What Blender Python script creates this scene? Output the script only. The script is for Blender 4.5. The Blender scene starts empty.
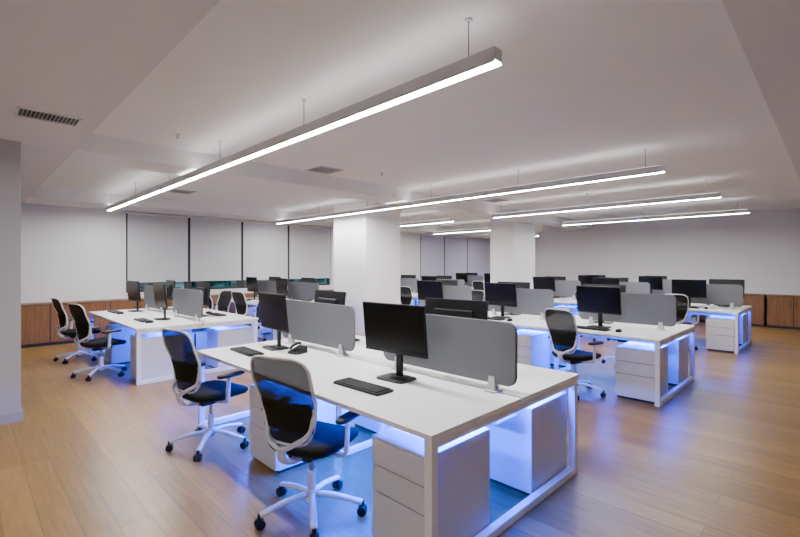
import bpy, bmesh, math, random
from mathutils import Vector, Matrix
random.seed(4)
C = bpy.context.scene.collection

# ------------------------------------------------------------ materials
def mat(name, col, rough=0.5, metal=0.0, emit=None, estr=0.0, noise=0.0, nscale=40, spec=0.5, bump=0.0):
    m = bpy.data.materials.new(name); m.use_nodes = True
    nt = m.node_tree; b = nt.nodes['Principled BSDF']
    b.inputs['Base Color'].default_value = (*col, 1)
    b.inputs['Roughness'].default_value = rough
    b.inputs['Metallic'].default_value = metal
    b.inputs['Specular IOR Level'].default_value = spec
    if emit:
        b.inputs['Emission Color'].default_value = (*emit, 1)
        b.inputs['Emission Strength'].default_value = estr
    if noise or bump:
        tc = nt.nodes.new('ShaderNodeTexCoord')
        n = nt.nodes.new('ShaderNodeTexNoise'); n.inputs['Scale'].default_value = nscale
        n.inputs['Detail'].default_value = 3
        nt.links.new(tc.outputs['Object'], n.inputs['Vector'])
        if noise:
            r = nt.nodes.new('ShaderNodeMapRange')
            r.inputs['To Min'].default_value = 1-noise; r.inputs['To Max'].default_value = 1+noise
            nt.links.new(n.outputs['Fac'], r.inputs['Value'])
            mx = nt.nodes.new('ShaderNodeVectorMath'); mx.operation = 'SCALE'
            mx.inputs[0].default_value = col
            nt.links.new(r.outputs['Result'], mx.inputs['Scale'])
            nt.links.new(mx.outputs['Vector'], b.inputs['Base Color'])
        if bump:
            bp = nt.nodes.new('ShaderNodeBump'); bp.inputs['Strength'].default_value = bump
            bp.inputs['Distance'].default_value = 0.002
            nt.links.new(n.outputs['Fac'], bp.inputs['Height'])
            nt.links.new(bp.outputs['Normal'], b.inputs['Normal'])
    return m

LAMP = (1.0, 0.99, 0.985)
M_wall = mat('wall_paint', (0.72, 0.72, 0.725), 0.75, noise=0.02, nscale=3)
M_pillar = mat('grey_wall_paint', (0.42, 0.42, 0.44), 0.75, noise=0.02, nscale=3)
M_column = mat('white_column_paint', (0.86, 0.855, 0.855), 0.7, noise=0.02, nscale=3)
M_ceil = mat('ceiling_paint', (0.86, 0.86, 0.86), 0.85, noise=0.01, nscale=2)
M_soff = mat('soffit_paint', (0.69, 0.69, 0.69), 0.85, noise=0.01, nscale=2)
M_white = mat('white_laminate', (0.87, 0.87, 0.875), 0.32, noise=0.01, nscale=10)
M_pedw = mat('pedestal_enamel', (0.60, 0.60, 0.62), 0.4, noise=0.01, nscale=10)
M_steel = mat('white_powdercoat', (0.80, 0.80, 0.815), 0.35)
M_wplas = mat('white_plastic', (0.64, 0.64, 0.65), 0.35)
M_black = mat('black_plastic', (0.007, 0.007, 0.008), 0.42, spec=.3)
M_screen = mat('screen_glass', (0.004, 0.004, 0.005), 0.25, spec=.22)
M_key = mat('keycap_black', (0.014, 0.014, 0.015), 0.5, spec=.3)
M_fabric = mat('seat_fabric', (0.015, 0.014, 0.010), 0.9, noise=0.3, nscale=300, bump=0.3, spec=.05)
M_panel = mat('grey_felt', (0.155, 0.16, 0.175), 0.9, noise=0.08, nscale=250, bump=0.3, spec=.2)
M_alu = mat('aluminium_housing', (0.55, 0.55, 0.57), 0.4, 0.3)
M_lamp = mat('led_diffuser', (0.9, 0.9, 0.9), 0.4, emit=LAMP, estr=155)
M_fill = mat('added_fill_lamp', (0.9, 0.9, 0.9), 0.4, emit=LAMP, estr=55)  # emitter of the added fill lamp behind the camera
M_ceil_fill = mat('added_ceiling_uplight', (0.9, 0.9, 0.9), 0.4, emit=LAMP, estr=7)  # glow of the strip added on the pendants to brighten the ceiling
M_fill_up = mat('added_fill_uplight', (0.9, 0.9, 0.9), 0.4, emit=LAMP, estr=60)  # upward glow of the added fill lamp, brightens the near soffit
M_led = mat('blue_led_tape', (0.1, 0.3, 0.9), 0.4, emit=(0.0, 0.09, 1.0), estr=14)
M_chrome = mat('steel', (0.5, 0.5, 0.52), 0.25, 1.0)
M_dark = mat('dark_frame', (0.02, 0.02, 0.024), 0.4)
M_blind = mat('blind_fabric', (0.54, 0.54, 0.56), 0.9, noise=0.03, nscale=200)
M_blind2 = mat('blind_fabric_bluish_light', (0.50, 0.49, 0.63), 0.9, noise=0.03, nscale=200)  # bluish light on the right-hand blinds put into the fabric colour
M_base = mat('baseboard_paint', (0.36, 0.36, 0.38), 0.5)
M_tray = mat('tray_grey', (0.3, 0.3, 0.32), 0.5)

def wood(name, c1, c2, plank=None, rough=0.35):
    m = bpy.data.materials.new(name); m.use_nodes = True
    nt = m.node_tree; N = nt.nodes; L = nt.links; b = N['Principled BSDF']
    tc = N.new('ShaderNodeTexCoord'); mp = N.new('ShaderNodeMapping')
    mp.inputs['Rotation'].default_value = (0, 0, math.radians(90))
    L.new(tc.outputs['Object'], mp.inputs['Vector'])
    mg = N.new('ShaderNodeMapping')
    mg.inputs['Scale'].default_value = (14, 1.0, 14) if plank else (14, 14, 1.0)
    L.new(tc.outputs['Object'], mg.inputs['Vector'])
    n = N.new('ShaderNodeTexNoise'); n.inputs['Scale'].default_value = 2.2
    n.inputs['Detail'].default_value = 6; n.inputs['Distortion'].default_value = 0.6
    L.new(mg.outputs['Vector'], n.inputs['Vector'])
    if plank:
        br = N.new('ShaderNodeTexBrick')
        br.offset = 0.37; br.offset_frequency = 3
        br.inputs['Scale'].default_value = 1.0
        br.inputs['Brick Width'].default_value = plank[0]
        br.inputs['Row Height'].default_value = plank[1]
        br.inputs['Mortar Size'].default_value = 0.0017
        br.inputs['Mortar Smooth'].default_value = 0.2
        br.inputs['Color1'].default_value = (*c1, 1)
        br.inputs['Color2'].default_value = (*c2, 1)
        br.inputs['Mortar'].default_value = (c1[0]*.45, c1[1]*.43, c1[2]*.4, 1)
        L.new(mp.outputs['Vector'], br.inputs['Vector'])
        src = br.outputs['Color']
    else:
        rgb = N.new('ShaderNodeRGB'); rgb.outputs[0].default_value = (*c1, 1); src = rgb.outputs[0]
    rp = N.new('ShaderNodeMapRange'); rp.inputs['From Min'].default_value = .3; rp.inputs['From Max'].default_value = .7
    rp.inputs['To Min'].default_value = 0.76; rp.inputs['To Max'].default_value = 1.14
    L.new(n.outputs['Fac'], rp.inputs['Value'])
    sc = N.new('ShaderNodeVectorMath'); sc.operation = 'SCALE'
    L.new(src, sc.inputs[0]); L.new(rp.outputs['Result'], sc.inputs['Scale'])
    L.new(sc.outputs['Vector'], b.inputs['Base Color'])
    b.inputs['Roughness'].default_value = rough
    b.inputs['Specular IOR Level'].default_value = .4
    return m
M_floor = wood('oak_planks', (0.225, 0.120, 0.031), (0.32, 0.182, 0.052), (1.5, 0.165), 0.33)
M_cab = wood('walnut_veneer', (0.22, 0.10, 0.036), (0.2, 0.1, 0.05), None, 0.45)

def mesh_mat():
    m = bpy.data.materials.new('chair_mesh_fabric'); m.use_nodes = True
    nt = m.node_tree; N = nt.nodes; b = N['Principled BSDF']
    b.inputs['Base Color'].default_value = (0.020, 0.020, 0.020, 1); b.inputs['Roughness'].default_value = .9
    b.inputs['Specular IOR Level'].default_value = .04
    t = N.new('ShaderNodeBsdfTransparent'); mx = N.new('ShaderNodeMixShader'); mx.inputs[0].default_value = .95
    nt.links.new(t.outputs[0], mx.inputs[1]); nt.links.new(b.outputs[0], mx.inputs[2])
    nt.links.new(mx.outputs[0], N['Material Output'].inputs['Surface'])
    return m
M_mesh = mesh_mat()
def glass_mat():
    m = bpy.data.materials.new('window_glass'); m.use_nodes = True
    nt = m.node_tree; N = nt.nodes; N.remove(N['Principled BSDF'])
    t = N.new('ShaderNodeBsdfTransparent'); t.inputs[0].default_value = (.75, .9, .9, 1)
    g = N.new('ShaderNodeBsdfGlossy'); g.inputs['Roughness'].default_value = .03
    mx = N.new('ShaderNodeMixShader'); mx.inputs[0].default_value = .12
    nt.links.new(t.outputs[0], mx.inputs[1]); nt.links.new(g.outputs[0], mx.inputs[2])
    nt.links.new(mx.outputs[0], N['Material Output'].inputs['Surface'])
    return m
M_glass = glass_mat()

# ------------------------------------------------------------ builder
class Bld:
    def __init__(s): s.bm = bmesh.new(); s.mats = []
    def mi(s, m):
        if m not in s.mats: s.mats.append(m)
        return s.mats.index(m)
    def merge(s, t, m, smooth=False, M=None):
        if M is not None: bmesh.ops.transform(t, matrix=M, verts=t.verts)
        bmesh.ops.recalc_face_normals(t, faces=t.faces)
        i = s.mi(m)
        for f in t.faces: f.material_index = i; f.smooth = smooth
        me = bpy.data.meshes.new('tmp'); t.to_mesh(me); t.free()
        s.bm.from_mesh(me); bpy.data.meshes.remove(me)
    def box(s, c, d, m, bev=0.003, M=None):
        t = bmesh.new(); bmesh.ops.create_cube(t, size=1)
        bmesh.ops.scale(t, vec=d, verts=t.verts)
        if bev: bmesh.ops.bevel(t, geom=list(t.edges), offset=bev, segments=2, affect='EDGES', profile=.5)
        bmesh.ops.translate(t, vec=c, verts=t.verts)
        s.merge(t, m, False, M)
    def b2(s, a, b, m, bev=0.003, M=None):
        s.box([(a[i]+b[i])/2 for i in range(3)], [abs(b[i]-a[i]) for i in range(3)], m, bev, M)
    def cyl(s, p0, p1, r0, r1, m, seg=16, smooth=True):
        p0 = Vector(p0); p1 = Vector(p1); d = p1-p0
        t = bmesh.new()
        bmesh.ops.create_cone(t, cap_ends=True, segments=seg, radius1=r0, radius2=r1, depth=d.length)
        M = Matrix.Translation((p0+p1)/2) @ d.to_track_quat('Z', 'Y').to_matrix().to_4x4()
        s.merge(t, m, False, M)
    def tube(s, pts, ra, rb, m, closed=False, ref=(1, 0, 0), seg=10, sub=5):
        P = [Vector(p) for p in pts]; n = len(P); Q = []
        rng = range(n) if closed else range(n-1)
        for i in rng:
            g = lambda k: P[k % n] if closed else P[max(0, min(n-1, k))]
            a, b, c, d = g(i-1), g(i), g(i+1), g(i+2)
            for j in range(sub):
                u = j/sub
                Q.append(.5*((2*b)+(c-a)*u+(2*a-5*b+4*c-d)*u*u+(3*b-a-3*c+d)*u**3))
        if not closed: Q.append(P[-1])
        t = bmesh.new(); rings = []; ref = Vector(ref); k = len(Q)
        for i, q in enumerate(Q):
            tg = (Q[(i+1) % k]-Q[i-1]) if closed else (Q[min(k-1, i+1)]-Q[max(0, i-1)])
            tg.normalize(); nn = ref - tg*ref.dot(tg)
            if nn.length < 1e-3: nn = Vector((0, 0, 1)) - tg*tg.z
            nn.normalize(); bb = tg.cross(nn)
            rings.append([t.verts.new(q+nn*math.cos(2*math.pi*a/seg)*ra+bb*math.sin(2*math.pi*a/seg)*rb) for a in range(seg)])
        for i in range(k if closed else k-1):
            A = rings[i]; B = rings[(i+1) % k]
            for a in range(seg): t.faces.new((A[a], A[(a+1) % seg], B[(a+1) % seg], B[a]))
        if not closed:
            t.faces.new(rings[0]); t.faces.new(rings[-1])
        s.merge(t, m, True)
    def pad(s, c, sx, sy, prof, m, ex=0.45, seg=32, zf=None, M=None):
        t = bmesh.new(); rings = []
        sp = lambda v: math.copysign(abs(v)**ex, v)
        for sc, z in prof:
            R = []
            for a in range(seg):
                th = 2*math.pi*a/seg
                x = sp(math.cos(th))*(sx/2-(1-sc)*min(sx, sy)/2); y = sp(math.sin(th))*(sy/2-(1-sc)*min(sx, sy)/2)
                zz = z+(zf(x, y) if zf else 0)
                R.append(t.verts.new((c[0]+x, c[1]+y, c[2]+zz)))
            rings.append(R)
        for A, B in zip(rings, rings[1:]):
            for a in range(seg): t.faces.new((A[a], A[(a+1) % seg], B[(a+1) % seg], B[a]))
        t.faces.new(rings[0]); t.faces.new(rings[-1])
        s.merge(t, m, True, M)
    def prism(s, poly, axis, lo, hi, m, bev=0.004):
        t = bmesh.new()
        mk = (lambda p, h: (h, p[0], p[1])) if axis == 'x' else ((lambda p, h: (p[0], h, p[1])) if axis == 'y' else (lambda p, h: (p[0], p[1], h)))
        A = [t.verts.new(mk(p, lo)) for p in poly]; B = [t.verts.new(mk(p, hi)) for p in poly]
        n = len(poly)
        f1 = t.faces.new(A); f2 = t.faces.new(B)
        for i in range(n): t.faces.new((A[i], A[(i+1) % n], B[(i+1) % n], B[i]))
        if bev:
            bmesh.ops.bevel(t, geom=list(set(f1.edges) | set(f2.edges)), offset=bev, segments=2, affect='EDGES')
        s.merge(t, m)
    def mesh(s, name):
        me = bpy.data.meshes.new(name); s.bm.to_mesh(me); s.bm.free()
        for m in s.mats: me.materials.append(m)
        return me
def put(name, me, loc=(0, 0, 0), rz=0, parent=None):
    o = bpy.data.objects.new(name, me); C.objects.link(o)
    o.location = loc; o.rotation_euler = (0, 0, math.radians(rz))
    if parent: o.parent = parent
    return o
def solid(name, a, b, m, bev=0):
    B = Bld(); B.b2(a, b, m, bev); return put(name, B.mesh(name))
def rrect(cx, cz, w, h, r, n=6):
    pts = []
    for sx, sz, a0 in ((1, 1, 0), (-1, 1, 90), (-1, -1, 180), (1, -1, 270)):
        for i in range(n+1):
            a = math.radians(a0+90*i/n)
            pts.append((cx+sx*(w/2-r)+r*math.cos(a)*1.0, cz+sz*(h/2-r)+r*math.sin(a)))
    return pts

# ------------------------------------------------------------ room
H = 3.0; HS = 2.79; W = 11.3; XR = 14.8; XF = 18.0; XL = -3.0; YF = -3.0
solid('floor', (XL-.2, YF-.2, -.1), (XF+.2, W+.3, 0), M_floor)
solid('ceiling', (XL-.2, YF-.2, H), (XF+.2, W+.3, H+.1), M_ceil)
XE = 0.85; YE = 0.38
def lowered(name, x0, y0, x1, y1, m): solid(name, (x0, y0, HS), (x1, y1, H), m)
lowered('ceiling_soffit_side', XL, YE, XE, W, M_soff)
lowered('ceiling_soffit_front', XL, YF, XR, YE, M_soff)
lowered('ceiling_beam', XE, 5.77, XR, 6.35, M_ceil)
lowered('ceiling_soffit_back', XE, 10.3, XF, W, M_ceil)
solid('wall_front', (XL-.2, YF-.2, 0), (XF+.2, YF, H), M_wall)
solid('wall_left', (XL-.2, YF, 0), (XL, W+.2, H), M_wall)
solid('wall_right', (XR, YF, 0), (XR+.2, 7.5, H), M_wall)
solid('wall_right_return', (XR+.2, 7.3, 0), (XF+.2, 7.5, H), M_wall)
solid('wall_right_far', (XF, 7.5, 0), (XF+.2, W+.2, H), M_wall)
solid('wall_left_nib', (XL, 5.77, 0), (0.41, 6.3, HS), M_pillar)
B = Bld(); B.b2((XL, 5.752, 0), (0.425, 5.77, .1), M_base, .002); B.b2((0.41, 5.752, 0), (.428, 6.3, .1), M_base, .002)
put('baseboard_nib', B.mesh('baseboard_nib'))
win_a = [2.59, 3.94, 5.30, 6.70, 8.20]
win_b = [12.4, 13.85, 15.4, 17.2]
B = Bld()
zs, zt = 0.95, 2.74
B.b2((XL, W, 0), (XF, W+.2, zs), M_wall, 0)
B.b2((XL, W, zt), (XF, W+.2, H), M_wall, 0)
for x0, x1 in ((XL, win_a[0]), (win_a[-1], win_b[0]), (win_b[-1], XF)):
    B.b2((x0, W, zs), (x1, W+.2, zt), M_wall, 0)
put('wall_back', B.mesh('wall_back'))
wi = 0
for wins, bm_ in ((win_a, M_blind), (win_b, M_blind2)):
    for x0, x1 in zip(wins, wins[1:]):
        wi += 1
        B = Bld(); fr = .075
        for a, b in (((x0, W+.03, zs), (x0+fr, W+.11, zt)), ((x1-fr, W+.03, zs), (x1, W+.11, zt)),
                     ((x0+fr, W+.03, zs), (x1-fr, W+.11, zs+.05)), ((x0+fr, W+.03, zt-.05), (x1-fr, W+.11, zt))):
            B.b2(a, b, M_dark, .003)
        B.b2((x0+fr, W+.075, zs+.05), (x1-fr, W+.085, zt-.05), M_glass, 0)
        put('window_%d' % wi, B.mesh('window'))
        B = Bld()
        zb = 1.2 if wins is win_a else 1.02
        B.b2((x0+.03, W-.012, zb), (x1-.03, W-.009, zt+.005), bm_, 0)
        B.b2((x0+.03, W-.02, zb-.03), (x1-.03, W-.002, zb), M_alu, .003)
        B.cyl((x0+.03, W-.025, zt+.01), (x1-.03, W-.025, zt+.01), .022, .022, M_wplas)
        put('roller_blind', B.mesh('roller_blind'))
# columns
def column(x0, y0, x1, y1):
    B = Bld(); B.b2((x0, y0, 0), (x1, y1, H), M_column, 0)
    put('column', B.mesh('column'))
column(6.35, 7.42, 7.43, 8.62)
column(10.8, 6.36, 12.05, 7.1)
solid('baseboard_right', (XR-.015, YF, 0), (XR, 7.5, .09), M_base)
solid('baseboard_back', (XL, W-.015, 0), (XF, W, .09), M_base)

# cabinets
def cabinet(name, n, wd, depth=.43, h=.82):
    B = Bld(); L = n*wd
    B.b2((0, 0.02, .06), (L, depth, h-.025), M_cab, .002)
    B.b2((0.01, .06, 0), (L-.01, depth, .06), M_dark, 0)
    B.b2((0.002, .016, .062), (L-.002, .0199, h-.026), M_dark, 0)
    B.b2((-.01, -.01, h-.025), (L+.01, depth, h), M_cab, .003)
    for i in range(n):
        B.b2((i*wd+.010, 0, .065), ((i+1)*wd-.010, .016, h-.036), M_cab, .002)
        hx = (i+1)*wd-.05 if i % 2 == 0 else i*wd+.05
        B.b2((hx-.007, -.02, .52), (hx+.007, -.008, .68), M_dark, .002)
        B.b2((hx-.004, -.01, .53), (hx+.004, 0.0, .54), M_dark, 0); B.b2((hx-.004, -.01, .66), (hx+.004, 0.0, .67), M_dark, 0)
    return B.mesh(name)
cb = cabinet('storage_cabinet', 8, .5)
for k in range(4):
    put('storage_cabinet', cb, (-.8+k*4.05, W-.43-.04, 0))
cb2 = cabinet('storage_cabinet', 6, .5)
for yy in (1.25, 4.3, 7.35):
    put('storage_cabinet', cb2, (XR-.43-.02, yy, 0), -90)

# ceiling fittings
def vent(name, x, y, sx, sy, z, n):
    B = Bld()
    B.b2((-sx/2, -sy/2, -.012), (sx/2, -sy/2+.02, 0), M_wplas, .002); B.b2((-sx/2, sy/2-.02, -.012), (sx/2, sy/2, 0), M_wplas, .002)
    B.b2((-sx/2, -sy/2, -.012), (-sx/2+.02, sy/2, 0), M_wplas, .002); B.b2((sx/2-.02, -sy/2, -.012), (sx/2, sy/2, 0), M_wplas, .002)
    B.b2((-sx/2+.02, -sy/2+.02, -.002), (sx/2-.02, sy/2-.02, 0), M_black, 0)
    for i in range(n):
        xx = -sx/2+.03+(sx-.06)*(i+.5)/n
        B.box((0, 0, 0), (.004, sy-.04, .014), M_wplas, 0, Matrix.Translation((xx, 0, -.008)) @ Matrix.Rotation(.2, 4, 'Y'))
    put(name, B.mesh(name), (x, y, z))
vent('air_vent_grille', .505, 4.62, .42, .27, HS, 14)
for x, y in ((3.86, 5.45), (8.3, 5.3), (3.0, 9.0)):
    vent('air_diffuser', x, y, .4, .4, H, 8)
B = Bld(); B.cyl((0, 0, -.008), (0, 0, 0), .035, .035, M_wplas); B.cyl((0, 0, -.05), (0, 0, -.008), .009, .012, M_chrome); B.cyl((0, 0, -.053), (0, 0, -.05), .02, .02, M_chrome)
spr = B.mesh('fire_sprinkler')
for x, y in ((1.66, 5.1), (4.6, 5.0), (7.6, 4.9), (11, 3.2)):
    put('fire_sprinkler', spr, (x, y, H))

# pendant lamps
def ceil_z(x, y):
    if x < XE or y < YE or 5.77 <= y <= 6.35 or y > 10.3: return HS
    return H
def pendant(x, y0, y1, zb=2.675, w=.075, h=.085, ml=None, mu=None):
    B = Bld(); L = y1-y0
    B.b2((-w/2, 0, .012), (w/2, L, h), M_alu, .002)
    B.b2((-w/2, 0, 0), (-w/2+.004, L, .012), M_alu, 0); B.b2((w/2-.004, 0, 0), (w/2, L, .012), M_alu, 0)
    B.b2((-w/2+.004, .004, 0.001), (w/2-.004, L-.004, .012), ml or M_lamp, 0)
    B.b2((-w/2+.012, .03, h), (w/2-.012, L-.03, h+.003), mu or M_ceil_fill, 0)  # added glowing strip, hidden from below, lifts the ceiling brightness
    n = max(2, round(L/2))
    for i in range(n+1):
        yy = .2+(L-.4)*i/n
        zc = ceil_z(x, y0+yy)-zb
        B.cyl((0, yy, h), (0, yy, zc), .003, .003, M_dark, 6)
        B.cyl((0, yy, h), (0, yy, h+.02), .008, .006, M_chrome, 8)
        B.cyl((0, yy, zc-.012), (0, yy, zc), .02, .025, M_wplas, 12)
    put('linear_pendant_lamp', B.mesh('linear_pendant_lamp'), (x, y0, zb))
pendant(2.1, 1.33, 10.5)
pendant(5.95, 1.47, 10.6)
pendant(8.8, 1.35, 5.7)
pendant(11.8, 1.32, 5.4)
pendant(8.8, 6.9, 10.1)
pendant(11.8, 7.6, 10.1)
pendant(15.4, 8.0, 10.1)
pendant(-1.7, -1.2, 3.4, 2.4, ml=M_fill, mu=M_fill_up)  # added fill lamp out of view behind camera, brightens soffit and near floor

# ------------------------------------------------------------ furniture meshes
BW = 1.69; DL = 1.49; TZ = .74
def bench_mesh(n):
    B = Bld(); L = n*DL
    for i in range(n):
        B.b2((0, i*DL+.001, TZ-.028), (BW/2-.008, (i+1)*DL-.001, TZ), M_white, .003)
        B.b2((BW/2+.008, i*DL+.001, TZ-.028), (BW, (i+1)*DL-.001, TZ), M_white, .003)
    zt_ = TZ-.028
    def frame(y):
        s = .05
        B.b2((0.01, y-s/2, 0.0), (.01+s, y+s/2, zt_), M_steel, .004)
        B.b2((BW-.01-s, y-s/2, 0.0), (BW-.01, y+s/2, zt_), M_steel, .004)
        B.b2((.01+s, y-s/2, 0.0), (BW-.01-s, y+s/2, s), M_steel, .004)
        B.b2((.01+s, y-s/2, zt_-s), (BW-.01-s, y+s/2, zt_), M_steel, .004)
    frame(.035); frame(L-.035)
    for i in range(1, n):
        y = i*DL
        B.b2((.3, y-.025, zt_-.045), (BW-.3, y+.025, zt_), M_steel, .003)
        B.b2((.62, y-.025, 0), (.66, y+.025, zt_-.045), M_steel, .003)
        B.b2((BW-.66, y-.025, 0), (BW-.62, y+.025, zt_-.045), M_steel, .003)
        B.b2((.60, y-.025, 0), (BW-.60, y+.025, .04), M_steel, .003)
    for x in (.28, BW-.28):
        B.b2((x-.02, .06, zt_-.045), (x+.02, L-.06, zt_), M_steel, .003)
    B.b2((BW/2-.12, .1, zt_-.13), (BW/2+.12, L-.1, zt_-.125), M_tray, .001)
    B.b2((BW/2-.125, .1, zt_-.13), (BW/2-.12, L-.1, zt_-.03), M_tray, .001)
    B.b2((BW/2+.12, .1, zt_-.13), (BW/2+.125, L-.1, zt_-.03), M_tray, .001)
    for i in range(n):
        for x in (BW/2-.07, BW/2+.07):
            B.cyl((x, i*DL+.5, zt_-.13), (x, i*DL+.5, 0.02), .012, .012, M_black, 8)
    for x in (.46, BW-.46):
        B.b2((x-.006, .12, zt_-.006), (x+.006, L-.12, zt_-.0005), M_led, 0)
    for y in (.09, ):
        B.b2((.1, y-.006, zt_-.006), (BW-.1, y+.006, zt_-.0005), M_led, 0)
    return B.mesh('bench_desk')
bm2 = bench_mesh(2); bm3 = bench_mesh(3)

def pedestal_mesh():
    B = Bld(); w, d, h = .42, .55, .60
    B.b2((-d/2+.02, -w/2, .03), (d/2, w/2, h), M_pedw, .003)
    B.b2((-d/2+.04, -w/2+.02, 0), (d/2-.03, w/2-.02, .03), M_dark, 0)
    B.b2((-d/2+.012, -w/2+.006, .036), (-d/2+.02, w/2-.006, h-.004), M_dark, 0)
    zz = .035
    for hh in (.265, .145, .145):
        B.b2((-d/2, -w/2+.002, zz), (-d/2+.019, w/2-.002, zz+hh-.007), M_pedw, .002)
        zz += hh
    B.b2((-d/2+.001, -w/2+.002, zz-.004), (-d/2+.019, w/2-.002, h), M_pedw, .002)
    return B.mesh('drawer_pedestal')
ped = pedestal_mesh()

def screen_mesh():
    B = Bld(); L, h = 1.2, .40
    B.prism(rrect(0, .055+h/2, L, h, .06), 'x', -.014, .014, M_panel, .004)
    for y in (-L*.36, L*.36):
        B.prism([(y-.035, 0), (y+.035, 0), (y+.02, .10), (y-.02, .10)], 'x', .0145, .026, M_wplas, .003)
        B.prism([(y-.035, 0), (y+.035, 0), (y+.02, .10), (y-.02, .10)], 'x', -.026, -.0145, M_wplas, .003)
        B.b2((-.05, y-.04, 0), (.05, y+.04, .012), M_wplas, .003)
    return B.mesh('desk_privacy_screen')
part = screen_mesh()

def monitor_mesh():
    B = Bld(); w, h = .58, .36
    R = Matrix.Translation((0, 0, .365)) @ Matrix.Rotation(math.radians(-6), 4, 'Y')
    B.box((-.01, 0, 0), (.022, w, h), M_black, .004, R)
    B.box((-.0215, 0, .006), (.002, w-.014, h-.026), M_screen, 0, R)
    B.box((.012, 0, -.01), (.03, w*.62, h*.6), M_black, .010, R)
    B.box((.035, 0, -.02), (.03, .10, .12), M_black, .006, R)
    B.box((.055, 0, .18), (.022, .055, .33), M_black, .005)
    B.pad((.02, 0, 0), .20, .26, [(.98, 0), (1, .003), (1, .008), (.97, .012)], M_black, .35)
    return B.mesh('computer_monitor')
mon = monitor_mesh()

def keyboard_mesh():
    B = Bld()
    B.box((0, 0, .008), (.145, .44, .014), M_black, .003)
    rows = [( -.055, [1.2]*4+[5.4]+[1.2]*3), (-.034, [2.2]+[1]*10+[2.4]), (-.013, [1.8]+[1]*11+[1.8]), (.008, [1.5]+[1]*12+[1.2]), (.029, [1]*13+[1.8]), (.055, [1]*14)]
    for x, ws in rows:
        tot = sum(ws); y = .212; sc = .325/tot
        for w_ in ws:
            ww = w_*sc; B.box((x, y-ww/2, .019), (.017, ww-.003, .008), M_key, .0015); y -= ww
        for j in range(4):
            B.box((x, -.128-.02*j-.003, .019), (.017, .017, .008), M_key, .0015)
    return B.mesh('keyboard')
kb = keyboard_mesh()
B = Bld(); B.pad((0, 0, 0), .105, .062, [(.9, 0), (1, .006), (.98, .016), (.85, .027), (.55, .035), (.2, .038)], M_black, .75, 24)
B.cyl((.03, 0, .026), (.03, 0, .034), .006, .006, M_key, 8)
mouse = B.mesh('computer_mouse')
B = Bld()
B.prism([(-.07, 0), (.07, 0), (.07, .06), (-.07, .02)], 'y', -.06, .06, M_black, .004)
B.tube([(-.06, .035, .045), (-.03, .035, .07), (.03, .035, .085), (.065, .035, .08)], .012, .015, M_black, False, (0, 0, 1))
B.box((0, -.02, .046), (.05, .05, .006), M_key, .002, )
phone = B.mesh('desk_phone')

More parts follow.
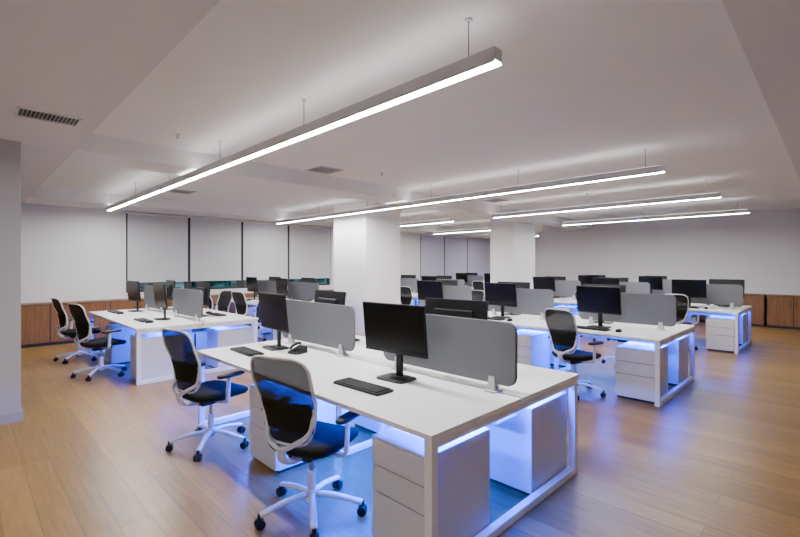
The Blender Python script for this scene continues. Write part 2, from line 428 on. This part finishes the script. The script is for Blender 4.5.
def chair_mesh():
    B = Bld()
    for k in range(5):
        a = 2*math.pi*k/5+.05; c, s = math.cos(a), math.sin(a)
        B.tube([(c*.03, s*.03, .125), (c*.16, s*.16, .115), (c*.32, s*.32, .078)], .016, .022, M_wplas, False, (0, 0, 1), 8, 4)
        B.cyl((c*.32, s*.32, .05), (c*.32, s*.32, .088), .012, .014, M_black, 8)
        px, py = -s, c
        for sg in (-1, 1):
            B.cyl((c*.32+px*.008*sg, s*.32+py*.008*sg, .03), (c*.32+px*.026*sg, s*.32+py*.026*sg, .03), .03, .028, M_black, 16)
        B.box((0, 0, 0), (.03, .014, .02), M_black, .002, Matrix.Translation((c*.32, s*.32, .048)) @ Matrix.Rotation(a, 4, 'Z'))
    B.cyl((0, 0, .085), (0, 0, .15), .045, .034, M_wplas, 20)
    B.cyl((0, 0, .15), (0, 0, .27), .026, .026, M_wplas, 16)
    B.cyl((0, 0, .27), (0, 0, .39), .016, .016, M_chrome, 12)
    B.box((-.01, 0, .40), (.24, .17, .05), M_black, .012)
    zf = lambda x, y: -.02*max(0, (x-.10)/.15)**2 + .012*(abs(y)/.24)**2
    B.pad((.03, 0, .425), .46, .46, [(.85, 0), (.96, .004), (.98, .018)], M_black, .5, 40, zf)
    B.pad((.03, 0, .440), .48, .48, [(.90, 0), (.97, .005), (1, .022), (.98, .038), (.92, .048), (.8, .053), (.4, .051), (.05, .049)], M_fabric, .5, 40, zf)
    ZC, ZH = .78, .26
    def bx(y, z):
        v = (z-(ZC-ZH))/(2*ZH)
        return -.245 - .11*max(v, 0)**1.2 + .03*math.sin(math.pi*min(1, v*1.4)) + .10*(abs(y)/.24)**2*.45
    sp = lambda v, e: math.copysign(abs(v)**e, v)
    def outl(th, sc=1):
        zl = sp(math.sin(th), .42)*ZH
        wd = .20+.018*(zl/ZH) - .02*max(0, -zl/ZH)
        return sp(math.cos(th), .42)*wd*sc, ZC+zl*sc
    seg = 48
    t = bmesh.new(); rings = []
    for sc in (1, .85, .7, .5, .3, .12):
        rings.append([])
        for a in range(seg):
            y, z = outl(2*math.pi*a/seg, sc); rings[-1].append(t.verts.new((bx(y, z), y, z)))
    for A, Bq in zip(rings, rings[1:]):
        for a in range(seg): t.faces.new((A[a], A[(a+1) % seg], Bq[(a+1) % seg], Bq[a]))
    t.faces.new(rings[-1])
    B.merge(t, M_mesh, True)
    pts = []
    for a in range(0, seg):
        y, z = outl(2*math.pi*a/seg); pts.append((bx(y, z), y, z))
    B.tube(pts, .011, .008, M_wplas, True, (1, 0, 0), 8, 1)
    t = bmesh.new(); g = []
    for i in range(9):
        z = .60+.17*i/8; g.append([t.verts.new((bx((j/8-.5)*.36, z)-.012, (j/8-.5)*.36, z)) for j in range(9)])
    for i in range(8):
        for j in range(8): t.faces.new((g[i][j], g[i][j+1], g[i+1][j+1], g[i+1][j]))
    B.merge(t, M_fabric, True)
    B.tube([(-.08, 0, .405), (-.18, 0, .40), (-.27, 0, .44), (-.29, 0, .52)], .018, .032, M_wplas, False, (0, 0, 1), 10, 5)
    for s in (-1, 1):
        B.tube([(-.29, 0, .50), (-.285, s*.09, .545), (bx(.17, .60)-.012, s*.153, .60), (bx(.195, .72)-.004, s*.185, .74)], .012, .015, M_wplas, False, (1, 0, 0), 10, 5)
    for s in (-1, 1):
        B.tube([(-.03, s*.10, .415), (-.03, s*.22, .415), (-.03, s*.27, .435), (-.03, s*.278, .50), (-.02, s*.278, .635)], .020, .012, M_wplas, False, (1, 0, 0), 10, 5)
        B.pad((.0, s*.278, .635), .25, .08, [(.85, 0), (1, .006), (1, .016), (.9, .024), (.6, .027)], M_black, .6, 28)
    return B.mesh('office_chair')
chair = chair_mesh()

# ------------------------------------------------------------ place benches
def led(parent, loc, sx, sy, power):
    l = bpy.data.lights.new('blue_led', 'AREA'); l.shape = 'RECTANGLE'; l.size = sx; l.size_y = sy
    l.energy = power; l.color = (0.0, 0.06, 1.0)
    o = bpy.data.objects.new('blue_led_light', l); C.objects.link(o); o.parent = parent; o.location = loc
    return o
def bench(x, y, n=2, leds=1.0, mons=None, chairs_f=(), chairs_b=(), nomouse=()):
    L = n*DL
    b = put('bench_desk', bm2 if n == 2 else bm3, (x, y, 0))
    P = 120.0*leds
    for xx in (.46, BW-.46):
        led(b, (xx, L/2, TZ-.04), .02, L-.3, P*n/2)
    for yy in (.09,):
        led(b, (BW/2, yy, TZ-.04), BW-.3, .02, P*.16)
    for i in range(n):
        py = y+i*DL+.07+.21 if i == 0 else y+i*DL+.28
        put('drawer_pedestal', ped, (x+.05+.275, py, 0), 0)
        put('drawer_pedestal', ped, (x+BW-.05-.275, py, 0), 180)
        put('desk_privacy_screen', part, (x+BW/2, y+i*DL+(.64 if i == 0 else .74), TZ))
        for side in (0, 1):
            if mons and (i, side) in mons:
                m_ = mons[(i, side)]
                if m_ is None: continue
                dx, dy, rr = m_
            else:
                dx, dy, rr = .56+random.uniform(-.03, .03), i*DL+.92+random.uniform(-.08, .12), random.uniform(-8, 8)
            if side == 0: put('computer_monitor', mon, (x+dx, y+dy, TZ), rr)
            else: put('computer_monitor', mon, (x+BW-dx, y+dy, TZ), 180+rr)
            sx = 1 if side == 0 else -1; ox = x if side == 0 else x+BW
            put('keyboard', kb, (ox+sx*.30, y+dy+.0, TZ), rr*.5+(0 if side == 0 else 180))
            if (i, side) not in nomouse:
                put('computer_mouse', mouse, (ox+sx*.30, y+dy-sx*.33, TZ), rr+(0 if side == 0 else 180))
    for cx, cy, r in chairs_f: put('office_chair', chair, (x+cx, y+cy, 0), r)
    for cx, cy, r in chairs_b: put('office_chair', chair, (x+BW+cx, y+cy, 0), 180+r)
    return b
bench(1.58, 1.365, 2, 2.5, {(0, 0): (.60, .87, 4), (1, 0): (.58, 2.55, -4), (0, 1): (.50, .80, 6), (1, 1): (.50, 2.50, -3)},
      [(-.03, .97, 20), (-.06, 2.47, 12)], [(.25, 2.45, -12)], nomouse=((0, 0), (1, 0)))
put('desk_phone', phone, (1.58+.62, 1.365+2.18, TZ), 10)
bench(1.58, 6.40, 2, .7, {}, [(-.20, .95, 15), (-.22, 2.45, 8)], [(.25, .95, -10), (.28, 2.45, 14)])
bench(5.39, 1.365, 3, 1.3, {}, [(-.10, .90, -12)], [(.2, .95, -8), (.25, 2.5, 10), (.2, 3.95, 5)])
bench(9.62, 1.22, 3, .8, {(0, 1): (.5, .35, 0)}, [(-.22, .90, 8), (-.2, 2.45, -10), (-.2, 3.95, 6)], [(.25, 2.45, 10)])
bench(4.4, 7.6, 2, .4, {}, [(-.2, .95, 10), (-.2, 2.45, -8)], [])
bench(8.3, 6.75, 2, .4, {}, [(-.2, .95, 10), (-.2, 2.45, -8)], [])
bench(12.3, 2.6, 2, .4, {}, [(-.2, .95, 10), (-.2, 2.45, -8)], [])
bench(12.9, 7.75, 2, .3, {}, [(-.2, .95, 10)], [])

# ------------------------------------------------------------ world / camera
w = bpy.data.worlds.new('night_world'); bpy.context.scene.world = w; w.use_nodes = True
nt = w.node_tree; bg = nt.nodes['Background']
tc = nt.nodes.new('ShaderNodeTexCoord'); nz = nt.nodes.new('ShaderNodeTexNoise'); nz.inputs['Scale'].default_value = 40
rp = nt.nodes.new('ShaderNodeValToRGB')
rp.color_ramp.elements[0].position = .42; rp.color_ramp.elements[0].color = (.005, .03, .04, 1)
rp.color_ramp.elements[1].position = .6; rp.color_ramp.elements[1].color = (.10, .38, .42, 1)
nt.links.new(tc.outputs['Generated'], nz.inputs['Vector']); nt.links.new(nz.outputs['Fac'], rp.inputs['Fac'])
nt.links.new(rp.outputs['Color'], bg.inputs['Color']); bg.inputs[1].default_value = .8
cam = bpy.data.cameras.new('camera'); co = bpy.data.objects.new('camera', cam); C.objects.link(co)
co.location = (0, 0, 1.55); co.rotation_euler = (math.radians(90), 0, math.radians(-45))
cam.sensor_width = 36; cam.lens = 437/800*36; cam.shift_y = -2.5/800; cam.clip_start = .05
bpy.context.scene.camera = co
